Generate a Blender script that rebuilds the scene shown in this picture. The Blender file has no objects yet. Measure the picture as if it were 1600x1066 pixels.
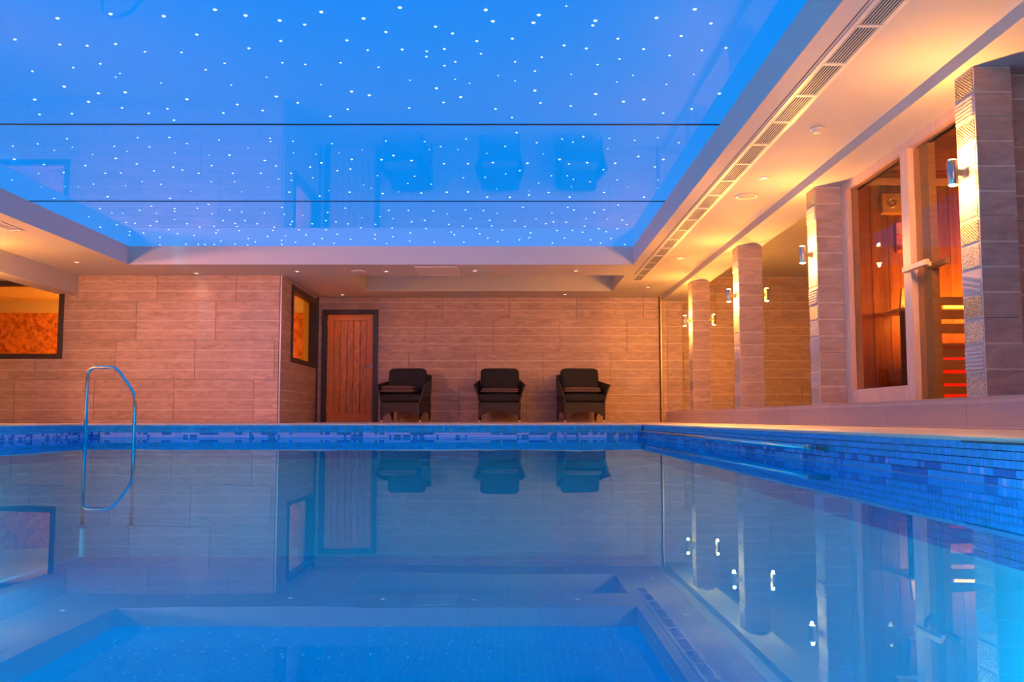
import bpy, math, random
from mathutils import Vector, Matrix
C = bpy.context.scene.collection
R = math.radians
random.seed(7)

# ------------------------------------------------------------------ camera, world, exposure
cam = bpy.data.cameras.new('camera'); cam_o = bpy.data.objects.new('camera', cam); C.objects.link(cam_o)
cam.sensor_width = 36; cam.lens = 36 * 1450 / 1600; cam.clip_start = .02
cam_o.location = (0, 0, .057)
cam_o.rotation_euler = (R(90) + math.atan(122 / 1450), 0, -math.atan(2 / 1450) * 1)
bpy.context.scene.camera = cam_o
w = bpy.data.worlds.new('world'); bpy.context.scene.world = w; w.use_nodes = True
w.node_tree.nodes['Background'].inputs[0].default_value = (.02, .03, .06, 1)
w.node_tree.nodes['Background'].inputs[1].default_value = .05
vs = bpy.context.scene.view_settings
vs.view_transform = 'Standard'; vs.look = 'None'; vs.gamma = 1; vs.use_curve_mapping = False
vs.exposure = 0.0

WARM = (1.0, .40, .06)
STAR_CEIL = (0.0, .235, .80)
SCONCE_W = 45.0
DOWN_W = 5.0
AIM_W = 235.0
POOL_W = 2600.0

# ------------------------------------------------------------------ material helpers
def new_mat(name):
    m = bpy.data.materials.new(name); m.use_nodes = True
    return m, m.node_tree, m.node_tree.nodes['Principled BSDF']
def plain(name, col, rough=.6, metal=0, spec=None, coat=0):
    m, nt, p = new_mat(name)
    p.inputs['Base Color'].default_value = (*col, 1); p.inputs['Roughness'].default_value = rough
    p.inputs['Metallic'].default_value = metal
    if spec is not None: p.inputs['Specular IOR Level'].default_value = spec
    if coat: p.inputs['Coat Weight'].default_value = coat
    return m
def emit(name, col, s):
    m = bpy.data.materials.new(name); m.use_nodes = True; nt = m.node_tree; nt.nodes.clear()
    e = nt.nodes.new('ShaderNodeEmission'); o = nt.nodes.new('ShaderNodeOutputMaterial')
    e.inputs[0].default_value = (*col, 1); e.inputs[1].default_value = s
    nt.links.new(e.outputs[0], o.inputs[0]); return m
def noisy(name, c1, c2, scale=(2, 2, 20), nscale=3, rough=.55, bump=.15, detail=6, rand=.0, distort=0, dist=.01, contrast=(.3, .7), coat=0):
    """two-tone noise in object space, with per-object value shift and bump"""
    m, nt, p = new_mat(name); N = nt.nodes; L = nt.links
    tc = N.new('ShaderNodeTexCoord'); mp = N.new('ShaderNodeMapping'); mp.inputs['Scale'].default_value = scale
    oi = N.new('ShaderNodeObjectInfo'); cb = N.new('ShaderNodeVectorMath'); cb.operation = 'SCALE'
    mu = N.new('ShaderNodeMath'); mu.operation = 'MULTIPLY'; mu.inputs[1].default_value = 37.0
    L.new(oi.outputs['Random'], mu.inputs[0])
    add = N.new('ShaderNodeVectorMath'); add.operation = 'ADD'
    L.new(tc.outputs['Object'], mp.inputs[0]); L.new(mp.outputs[0], add.inputs[0])
    L.new(mu.outputs[0], add.inputs[1])
    n = N.new('ShaderNodeTexNoise'); n.inputs['Scale'].default_value = nscale; n.inputs['Detail'].default_value = detail
    n.inputs['Roughness'].default_value = .65; n.inputs['Distortion'].default_value = distort
    L.new(add.outputs[0], n.inputs['Vector'])
    r = N.new('ShaderNodeValToRGB'); r.color_ramp.elements[0].position = contrast[0]; r.color_ramp.elements[1].position = contrast[1]
    r.color_ramp.elements[0].color = (*c1, 1); r.color_ramp.elements[1].color = (*c2, 1)
    L.new(n.outputs['Fac'], r.inputs[0])
    out = r.outputs[0]
    if rand:
        hs = N.new('ShaderNodeHueSaturation'); ma = N.new('ShaderNodeMapRange')
        ma.inputs['To Min'].default_value = 1 - rand; ma.inputs['To Max'].default_value = 1 + rand
        L.new(oi.outputs['Random'], ma.inputs[0]); L.new(ma.outputs[0], hs.inputs['Value']); L.new(out, hs.inputs['Color'])
        out = hs.outputs[0]
    L.new(out, p.inputs['Base Color'])
    p.inputs['Roughness'].default_value = rough
    if coat: p.inputs['Coat Weight'].default_value = coat
    if bump:
        b = N.new('ShaderNodeBump'); b.inputs['Strength'].default_value = bump; b.inputs['Distance'].default_value = dist
        L.new(n.outputs['Fac'], b.inputs['Height']); L.new(b.outputs[0], p.inputs['Normal'])
    return m
def thin_glass(name, tint, ior=1.5, rough=0.0):
    m = bpy.data.materials.new(name); m.use_nodes = True; nt = m.node_tree; nt.nodes.clear(); N = nt.nodes; L = nt.links
    o = N.new('ShaderNodeOutputMaterial'); mx = N.new('ShaderNodeMixShader'); t = N.new('ShaderNodeBsdfTransparent')
    g = N.new('ShaderNodeBsdfGlossy'); f = N.new('ShaderNodeFresnel'); f.inputs['IOR'].default_value = ior
    t.inputs[0].default_value = (*tint, 1); g.inputs['Roughness'].default_value = rough; g.inputs[0].default_value = (1, 1, 1, 1)
    ge = N.new('ShaderNodeNewGeometry'); iv = N.new('ShaderNodeMath'); iv.operation = 'SUBTRACT'; iv.inputs[0].default_value = 1
    mu = N.new('ShaderNodeMath'); mu.operation = 'MULTIPLY'; L.new(ge.outputs['Backfacing'], iv.inputs[1]); L.new(iv.outputs[0], mu.inputs[0]); L.new(f.outputs[0], mu.inputs[1]); ha = N.new('ShaderNodeMath'); ha.operation = 'MULTIPLY'; ha.inputs[1].default_value = .45; L.new(mu.outputs[0], ha.inputs[0])
    L.new(ha.outputs[0], mx.inputs[0]); L.new(t.outputs[0], mx.inputs[1]); L.new(g.outputs[0], mx.inputs[2]); L.new(mx.outputs[0], o.inputs[0])
    return m

PAINT = plain('white_paint', (.58, .54, .53), .75)
TILE = noisy('stone_tile', (.31, .19, .165), (.60, .405, .36), (1.5, 1.5, 5), 2.6, .55, .2, 8, .08, 1.2, .003, (.25, .75))
TILE_BAND = noisy('smooth_tile_band', (.62, .48, .43), (.72, .58, .53), (2, 2, 8), 3, .5, .05)
GROUT = plain('dark_joint', (.10, .075, .065), .9)
STEPT = noisy('step_tile', (.42, .31, .29), (.62, .47, .44), (12, 12, 12), 9, .5, .2, 6, .05, 0, .003)
DECK = noisy('deck_tile', (.66, .46, .34), (.80, .58, .44), (3, 3, 3), 4, .45, .05)
COPING = noisy('coping_stone', (.70, .50, .38), (.84, .62, .47), (4, 4, 4), 5, .45, .05, 5, .05)
DARKF = plain('dark_frame', (.045, .028, .028), .45)
STEEL = plain('stainless_steel', (.72, .70, .68), .16, 1)
BRUSHED = plain('brushed_nickel', (.55, .50, .46), .3, 1)
GOLDTRIM = plain('brass_trim', (.50, .34, .20), .4, 1)
WHITEM = plain('white_metal', (.72, .69, .67), .4)
DARKV = plain('vent_dark', (.06, .045, .06), .8)
OAK = noisy('oak', (.40, .085, .012), (.88, .29, .045), (9, 9, .8), 3.2, .35, .25, 7, .10, 2.2, .003, (.35, .62), .25)
OAKF = noisy('oak_frame', (.62, .15, .02), (.80, .23, .035), (14, 14, .9), 3, .35, .15, 6, .05, 1, .002, (.3, .7), .25)
CEDAR = noisy('cedar_board', (.17, .055, .014), (.40, .15, .035), (12, 12, .7), 2.4, .5, .15, 6, .22, .8, .003)
ASPEN = noisy('aspen_slat', (.58, .36, .15), (.78, .52, .25), (2, 9, 14), 2.5, .5, .1, 6, .06, .5, .002)
FRAMEW = noisy('pale_frame_wood', (.66, .42, .34), (.84, .60, .50), (14, 14, 1.0), 3, .45, .15, 6, .04, .8, .002)
DARKWOOD = noisy('dark_slat_wood', (.07, .035, .02), (.13, .07, .04), (12, 12, .8), 3, .6, .1, 5, .2)
WICKER = plain('wicker', (.060, .040, .045), .5)
WICKERD = plain('wicker_dark', (.022, .015, .018), .6)
FABRIC = noisy('charcoal_fabric', (.008, .008, .015), (.018, .017, .028), (60, 60, 60), 6, .9, .25, 4, .05, 0, .002)
TOWEL = noisy('brown_towel', (.09, .055, .06), (.15, .09, .085), (40, 40, 40), 5, .95, .5, 5, .05, 0, .004)
CAP = plain('pale_foot', (.75, .62, .5), .4)
WGLASS = thin_glass('window_glass', (.95, .93, .88))
SGLASS = thin_glass('sauna_glass', (.80, .74, .66))

def wicker_nodes(m):
    nt = m.node_tree; N = nt.nodes; L = nt.links; p = N['Principled BSDF']
    tc = N.new('ShaderNodeTexCoord')
    a = N.new('ShaderNodeTexWave'); a.bands_direction = 'X'; a.inputs['Scale'].default_value = 14
    b = N.new('ShaderNodeTexWave'); b.bands_direction = 'Z'; b.inputs['Scale'].default_value = 22
    L.new(tc.outputs['Object'], a.inputs[0]); L.new(tc.outputs['Object'], b.inputs[0])
    mm = N.new('ShaderNodeMath'); mm.operation = 'MULTIPLY'; L.new(a.outputs['Fac'], mm.inputs[0]); L.new(b.outputs['Fac'], mm.inputs[1])
    bu = N.new('ShaderNodeBump'); bu.inputs['Strength'].default_value = .8; bu.inputs['Distance'].default_value = .006
    L.new(mm.outputs[0], bu.inputs['Height']); L.new(bu.outputs[0], p.inputs['Normal'])
    r = N.new('ShaderNodeValToRGB'); r.color_ramp.elements[0].color = (.016, .011, .015, 1); r.color_ramp.elements[1].color = (.085, .058, .07, 1)
    L.new(mm.outputs[0], r.inputs[0]); L.new(r.outputs[0], p.inputs['Base Color'])
wicker_nodes(WICKER)

# chipboard of the lit room
def osb():
    m, nt, p = new_mat('chipboard'); N = nt.nodes; L = nt.links
    tc = N.new('ShaderNodeTexCoord'); mp = N.new('ShaderNodeMapping'); mp.inputs['Scale'].default_value = (7, 7, 7)
    n = N.new('ShaderNodeTexNoise'); n.inputs['Scale'].default_value = 2; n.inputs['Distortion'].default_value = 1.5
    mx = N.new('ShaderNodeVectorMath'); mx.operation = 'ADD'
    v = N.new('ShaderNodeTexVoronoi'); v.inputs['Scale'].default_value = 2.2
    L.new(tc.outputs['Object'], mp.inputs[0]); L.new(mp.outputs[0], n.inputs['Vector']); L.new(mp.outputs[0], mx.inputs[0]); L.new(n.outputs['Color'], mx.inputs[1]); L.new(mx.outputs[0], v.inputs['Vector'])
    r = N.new('ShaderNodeValToRGB'); r.color_ramp.elements[0].position = .2; r.color_ramp.elements[1].position = .8
    r.color_ramp.elements[0].color = (.34, .11, .03, 1); r.color_ramp.elements[1].color = (.72, .30, .10, 1)
    L.new(v.outputs['Color'], r.inputs[0]); L.new(r.outputs[0], p.inputs['Base Color']); p.inputs['Roughness'].default_value = .7
    return m
OSB = osb()

# star ceiling: glossy, softly back-lit blue stretch membrane
def star_mat():
    m, nt, p = new_mat('blue_stretch_membrane')
    p.inputs['Base Color'].default_value = (.0, .03, .12, 1); p.inputs['Roughness'].default_value = .03
    p.inputs['Specular IOR Level'].default_value = .14; p.inputs['Specular Tint'].default_value = (.45, .75, 1, 1)
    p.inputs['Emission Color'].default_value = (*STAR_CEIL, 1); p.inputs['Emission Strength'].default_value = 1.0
    return m
STARC = star_mat()
STARL = emit('star_point', (.62, .80, 1), 2.2)
LAMP = emit('lamp_lens', (1, .62, .22), 60)
DLAMP = emit('downlight_lens', (1, .75, .6), 2.2)

# water
def water_mat():
    m = bpy.data.materials.new('pool_water'); m.use_nodes = True; nt = m.node_tree; nt.nodes.clear(); N = nt.nodes; L = nt.links
    o = N.new('ShaderNodeOutputMaterial'); mx = N.new('ShaderNodeMixShader'); t = N.new('ShaderNodeBsdfTransparent')
    g = N.new('ShaderNodeBsdfGlossy'); f = N.new('ShaderNodeFresnel'); f.inputs['IOR'].default_value = 1.33
    t.inputs[0].default_value = (.06, .80, .95, 1); g.inputs['Roughness'].default_value = 0.0; g.inputs[0].default_value = (.36, .88, 1, 1)
    tc = N.new('ShaderNodeTexCoord'); mp = N.new('ShaderNodeMapping'); mp.inputs['Scale'].default_value = (1, .45, 1)
    n = N.new('ShaderNodeTexNoise'); n.inputs['Scale'].default_value = 2.2; n.inputs['Detail'].default_value = 2
    b = N.new('ShaderNodeBump'); b.inputs['Strength'].default_value = .25; b.inputs['Distance'].default_value = .004
    L.new(tc.outputs['Object'], mp.inputs[0]); L.new(mp.outputs[0], n.inputs['Vector']); L.new(n.outputs['Fac'], b.inputs['Height'])
    L.new(b.outputs[0], g.inputs['Normal']); L.new(b.outputs[0], f.inputs['Normal'])
    ge = N.new('ShaderNodeNewGeometry'); iv = N.new('ShaderNodeMath'); iv.operation = 'SUBTRACT'; iv.inputs[0].default_value = 1
    mu = N.new('ShaderNodeMath'); mu.operation = 'MULTIPLY'; L.new(ge.outputs['Backfacing'], iv.inputs[1]); L.new(iv.outputs[0], mu.inputs[0]); L.new(f.outputs[0], mu.inputs[1])
    po = N.new('ShaderNodeMath'); po.operation = 'MULTIPLY'; po.inputs[1].default_value = .9
    L.new(mu.outputs[0], po.inputs[0]); L.new(po.outputs[0], mx.inputs[0]); L.new(t.outputs[0], mx.inputs[1]); L.new(g.outputs[0], mx.inputs[2]); L.new(mx.outputs[0], o.inputs[0])
    return m
WATER = water_mat()
def mosaic_mat():
    m, nt, p = new_mat('pool_mosaic'); N = nt.nodes; L = nt.links
    tc = N.new('ShaderNodeTexCoord')
    def brick(a, b):
        sp = N.new('ShaderNodeSeparateXYZ'); cx = N.new('ShaderNodeCombineXYZ'); L.new(tc.outputs['Object'], sp.inputs[0])
        L.new(sp.outputs[a], cx.inputs[0]); L.new(sp.outputs[b], cx.inputs[1])
        br = N.new('ShaderNodeTexBrick'); br.offset = 0; br.inputs['Scale'].default_value = 1; br.inputs['Brick Width'].default_value = .05
        br.inputs['Row Height'].default_value = .05; br.inputs['Mortar Size'].default_value = .003
        br.inputs['Color1'].default_value = (.14, .58, .78, 1); br.inputs['Color2'].default_value = (.18, .64, .82, 1); br.inputs['Mortar'].default_value = (.30, .74, .88, 1)
        L.new(cx.outputs[0], br.inputs[0]); return br
    b = brick(0, 1); L.new(b.outputs[0], p.inputs['Base Color']); p.inputs['Roughness'].default_value = .4
    return m
MOSF = mosaic_mat()
POOLW = plain('pool_wall_glaze', (.12, .58, .78), .4)
MOS = [plain('mosaic_teal', (.012, .34, .62), .25), plain('mosaic_blue', (.02, .37, .78), .25), plain('mosaic_lilac', (.34, .46, .88), .25), plain('mosaic_navy', (.01, .17, .50), .25)]
MGROUT = plain('mosaic_grout', (.40, .68, .80), .7)

# ------------------------------------------------------------------ geometry helpers
class MB:
    def __init__(s): s.v = []; s.f = []; s.m = []; s.smooth = []
    def box(s, x0, x1, y0, y1, z0, z1, mi=0):
        b = len(s.v)
        s.v += [(x0,y0,z0),(x1,y0,z0),(x1,y1,z0),(x0,y1,z0),(x0,y0,z1),(x1,y0,z1),(x1,y1,z1),(x0,y1,z1)]
        for q in ((0,3,2,1),(4,5,6,7),(0,1,5,4),(1,2,6,5),(2,3,7,6),(3,0,4,7)):
            s.f.append(tuple(b+i for i in q)); s.m.append(mi); s.smooth.append(False)
        return s
    def quad(s, pts, mi=0):
        b = len(s.v); s.v += pts; s.f.append(tuple(range(b, b+len(pts)))); s.m.append(mi); s.smooth.append(False); return s
    def tube(s, pts, r, n=12, mi=0, caps=True, closed=False):
        rs = r if isinstance(r, (list, tuple)) else [r]*len(pts)
        P = [Vector(p) for p in pts]; b = len(s.v); prev = None
        for i, p in enumerate(P):
            t = (P[min(i+1, len(P)-1)] - P[max(i-1, 0)]).normalized()
            if prev is None:
                a = Vector((0,0,1)) if abs(t.z) < .9 else Vector((1,0,0)); u = t.cross(a).normalized()
            else: u = (prev - t*prev.dot(t)).normalized()
            prev = u; w_ = t.cross(u)
            for k in range(n):
                an = 2*math.pi*k/n; s.v.append(tuple(p + (u*math.cos(an) + w_*math.sin(an))*rs[i]))
        for i in range(len(P)-1):
            for k in range(n):
                k2 = (k+1) % n
                s.f.append((b+i*n+k, b+i*n+k2, b+(i+1)*n+k2, b+(i+1)*n+k)); s.m.append(mi); s.smooth.append(True)
        if caps:
            s.f.append(tuple(b+k for k in range(n))[::-1]); s.m.append(mi); s.smooth.append(False)
            e = b+(len(P)-1)*n; s.f.append(tuple(e+k for k in range(n))); s.m.append(mi); s.smooth.append(False)
        return s
    def lathe(s, prof, cx=0, cy=0, n=20, mi=0):
        b = len(s.v)
        for (r, z) in prof:
            for k in range(n):
                a = 2*math.pi*k/n; s.v.append((cx+r*math.cos(a), cy+r*math.sin(a), z))
        for i in range(len(prof)-1):
            for k in range(n):
                k2 = (k+1) % n; s.f.append((b+i*n+k, b+i*n+k2, b+(i+1)*n+k2, b+(i+1)*n+k)); s.m.append(mi); s.smooth.append(True)
        for e, rev in ((0, True), (len(prof)-1, False)):
            q = tuple(b+e*n+k for k in range(n)); s.f.append(q[::-1] if rev else q); s.m.append(mi); s.smooth.append(False)
        return s
    def mesh(s, name, mats):
        me = bpy.data.meshes.new(name); me.from_pydata(s.v, [], s.f)
        for m in (mats if isinstance(mats, (list, tuple)) else [mats]): me.materials.append(m)
        me.polygons.foreach_set('material_index', s.m); me.polygons.foreach_set('use_smooth', s.smooth)
        me.update(); return me
    def obj(s, name, mats, parent=None, loc=(0,0,0), rz=0):
        return link(name, s.mesh(name, mats), parent, loc, rz)
def link(name, data, parent=None, loc=(0,0,0), rz=0):
    o = bpy.data.objects.new(name, data); C.objects.link(o); o.location = loc; o.rotation_euler = (0, 0, rz)
    if parent: o.parent = parent
    return o
def empty(name, loc=(0,0,0), rz=0): return link(name, None, None, loc, rz)
def tag(o, label=None, cat=None, group=None, kind=None):
    if label: o['label'] = label
    if cat: o['category'] = cat
    if group: o['group'] = group
    if kind: o['kind'] = kind
    return o
def struct(name, mb, mats, label=None, cat=None):
    o = mb.obj(name, mats); o['kind'] = 'structure'
    if label: o['label'] = label
    if cat: o['category'] = cat
    return o
def bevel(o, wd=.004, seg=2):
    b = o.modifiers.new('bevel', 'BEVEL'); b.width = wd; b.segments = seg; b.limit_method = 'ANGLE'; return o
def copy_tree(o, parent=None):
    c = o.copy(); C.objects.link(c); c.parent = parent
    for ch in list(o.children): copy_tree(ch, c)
    return c
def light(name, kind, loc, energy, col, parent=None, rot=(0,0,0), **kw):
    l = bpy.data.lights.new(name, kind); l.energy = energy; l.color = col
    for k, v in kw.items(): setattr(l, k, v)
    o = bpy.data.objects.new(name, l); C.objects.link(o); o.location = loc; o.rotation_euler = rot
    if parent: o.parent = parent
    return o
def sub_rects(r, holes):
    rs = [r]
    for h in holes:
        out = []
        for (a0, a1, b0, b1) in rs:
            c0, c1, d0, d1 = max(a0, h[0]), min(a1, h[1]), max(b0, h[2]), min(b1, h[3])
            if c0 >= c1 or d0 >= d1: out.append((a0, a1, b0, b1)); continue
            if a0 < c0: out.append((a0, c0, b0, b1))
            if c1 < a1: out.append((c1, a1, b0, b1))
            if b0 < d0: out.append((c0, c1, b0, d0))
            if d1 < b1: out.append((c0, c1, d1, b1))
        rs = out
    return rs

# ------------------------------------------------------------------ levels
CEIL = 2.237; LOW = 2.152; AISLE = 2.607; STAR = 2.50; STEP = .186; WATERZ = -.14
PX0, PX1, PY0, PY1 = -4.6, 1.43, -1.6, 10.05
BACK = 16.55; LEFTY = 14.0; CX = 2.75
ROWS = [-.555, .045, .645, 1.245, 1.845, 2.445, 3.045]

# tile cladding on a plane. face 'cam' = facing -Y, 'pool' = facing -X, 'left' = facing +X
tile_cache = {}
def tile_piece(parent, face, pos, a0, a1, z0, z1, ztile, holes):
    """one porcelain tile: smooth slab with four raised split-face courses"""
    g = .003
    slab = sub_rects((a0+g, a1-g, z0+g, z1-g), holes)
    cs = []
    for k in range(4):
        c0 = ztile + k*.15 + .006; c1 = ztile + (k+1)*.15 - .006
        c0 = max(c0, z0+g); c1 = min(c1, z1-g)
        if c1 - c0 < .004: continue
        cs += [(k, r) for r in sub_rects((a0+.003, a1-.003, c0, c1), holes)]
    if not slab: return
    ca, cz = (a0+a1)/2, z0
    key = (face, tuple(round(x-ca, 3) for r in slab for x in r[:2]), tuple(round(x-cz, 3) for r in slab for x in r[2:]), tuple((k, round(r[0]-ca, 3), round(r[2]-cz, 3), round(r[3]-cz, 3)) for k, r in cs))
    if key not in tile_cache:
        mb = MB()
        def bx(r, d0, d1, mi):
            u0, u1, w0, w1 = r[0]-ca, r[1]-ca, r[2]-cz, r[3]-cz
            if face == 'cam': mb.box(u0, u1, -d1, -d0, w0, w1, mi)
            elif face == 'pool': mb.box(-d1, -d0, u0, u1, w0, w1, mi)
            else: mb.box(d0, d1, u0, u1, w0, w1, mi)
        for r in slab: bx(r, .001, .010, 1)
        for k, r in cs: bx(r, .009, .0125 + (k*7 % 3)*.0012, 0)
        tile_cache[key] = mb.mesh('wall_tile', [TILE, TILE_BAND])
    loc = (ca, pos, cz) if face == 'cam' else (pos, ca, cz)
    return link('wall_tile', tile_cache[key], parent, loc)
def clad(parent, face, pos, a0, a1, z0, z1, off, length=1.2, shift=.3, holes=()):
    for r in range(len(ROWS)-1):
        b0, b1 = max(ROWS[r], z0), min(ROWS[r+1], z1)
        if b1 - b0 < .01: continue
        o = off + shift*(r-1)
        k = math.floor((a0-o)/length)
        while o + k*length < a1 - .01:
            c0, c1 = max(o+k*length, a0), min(o+(k+1)*length, a1)
            if c1 - c0 > .01: tile_piece(parent, face, pos, c0, c1, b0, b1, ROWS[r], holes)
            k += 1

# ------------------------------------------------------------------ room shell
# floor round the pool
m = MB()
m.box(-9.2, 6.2, PY1, 18.6, -.12, 0); m.box(PX1, 6.2, -5, PY1, -.12, 0); m.box(-9.2, PX0, -5, PY1, -.12, 0); m.box(PX0, PX1, -5, PY0, -.12, 0)
m.box(-12.2, -9.2, LEFTY, 18.6, -.12, 0)
struct('floor', m, DECK)
# back wall
DOORH = (-3.37, -2.37, -.1, 2.01)
m = MB()
for r in sub_rects((-3.5, 6.0, 0, 2.75), [DOORH]): m.box(r[0], r[1], BACK, BACK+.15, r[2], r[3])
wb = struct('wall_back', m, GROUT)
clad(wb, 'cam', BACK, -3.44, 2.655, 0, CEIL, -2.12, holes=[DOORH])
clad(wb, 'cam', BACK, 3.05, 6.0, STEP, AISLE, -2.12+.1)
# pier at the end of the step
m = MB(); m.box(2.69, 3.05, BACK-.12, BACK, 0, LOW); pr = struct('trim_1', m, GROUT)
clad(pr, 'cam', BACK-.12, 2.69, 3.05, 0, LOW, -2.12, length=4.9, shift=0)
m = MB(); m.box(2.665, 2.685, BACK-.14, BACK, 0, CEIL); tr = struct('trim_2', m, GOLDTRIM)
# left block, facing the camera, with the wide window
WIN1 = (-8.45, -6.77, .965, 2.15)
m = MB()
for r in sub_rects((-9.0, -3.49, 0, 2.75), [WIN1]): m.box(r[0], r[1], LEFTY, LEFTY+.12, r[2], r[3])
wl = struct('wall_left', m, GROUT)
clad(wl, 'cam', LEFTY, -9.0, -3.505, 0, CEIL, -7.47, holes=[WIN1])
# its side face with the tall window
WIN2 = (14.62, 16.50, .955, 2.19)
m = MB()
for r in sub_rects((LEFTY+.12, BACK, 0, 2.75), [WIN2]): m.box(-3.61, -3.49, r[0], r[1], r[2], r[3])
ws = struct('wall_side', m, GROUT)
clad(ws, 'left', -3.49, LEFTY+.0, BACK-.01, 0, CEIL, 14.3, holes=[WIN2])
m = MB(); m.box(-3.495, -3.475, LEFTY-.016, LEFTY-.001, 0, CEIL)
struct('trim_3', m, plain('silver_edge', (.45, .47, .60), .35, .3))
# walls out of frame
m = MB(); m.box(-9.2, -9.0, -5, LEFTY, 0, 2.75); struct('wall_far_left', m, PAINT)
m = MB(); m.box(6.0, 6.2, -5, BACK+.15, 0, 2.75); o = struct('wall_right', m, TILE)
m = MB(); m.box(-9.2, 6.2, -5.2, -5, 0, 2.75); struct('wall_front', m, TILE)

# soffit (lower ceiling) with the two coffers
REC = (-5.41, 1.735, -.62, 13.0)
ALC = (-2.47, 1.735, 13.99, 15.72)
m = MB()
for r in sub_rects((-9.0, 2.68, -5, BACK), [REC, ALC]):
    m.box(r[0], r[1], r[2], r[3], CEIL, CEIL+.04)
# coffer sides
for (a, zt) in ((REC, STAR+.06), (ALC, 2.62)):
    m.box(a[0]-.06, a[0], a[2]-.06, a[3]+.06, CEIL+.04, zt); m.box(a[1], a[1]+.06, a[2]-.06, a[3]+.06, CEIL+.04, zt)
    m.box(a[0], a[1], a[2]-.06, a[2], CEIL+.04, zt); m.box(a[0], a[1], a[3], a[3]+.06, CEIL+.04, zt)
m.box(ALC[0], ALC[1], ALC[2], ALC[3], 2.60, 2.64)
struct('ceiling', m, PAINT)
# lowered beam over the pillars; wider beside the sauna
m = MB(); m.box(2.68, 3.05, -5, BACK, LOW, CEIL+.3); m.box(3.05, 6.0, -5, 5.60, LOW, LOW+.1); m.box(3.05, 6.0, 8.47, 8.62, LOW, LOW+.1); m.box(3.05, 6.0, 5.6, 8.47, 2.46, 2.5)
struct('ceiling_beam', m, PAINT)
m = MB(); m.box(3.05, 6.0, 8.62, BACK, AISLE, AISLE+.05); m.box(3.05, 6.0, 8.60, 8.66, LOW, AISLE); struct('ceiling_aisle', m, PAINT)
m = MB(); m.box(-6.90, -6.57, -5, LEFTY, 1.95, CEIL); struct('beam_left', m, PAINT)

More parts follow.
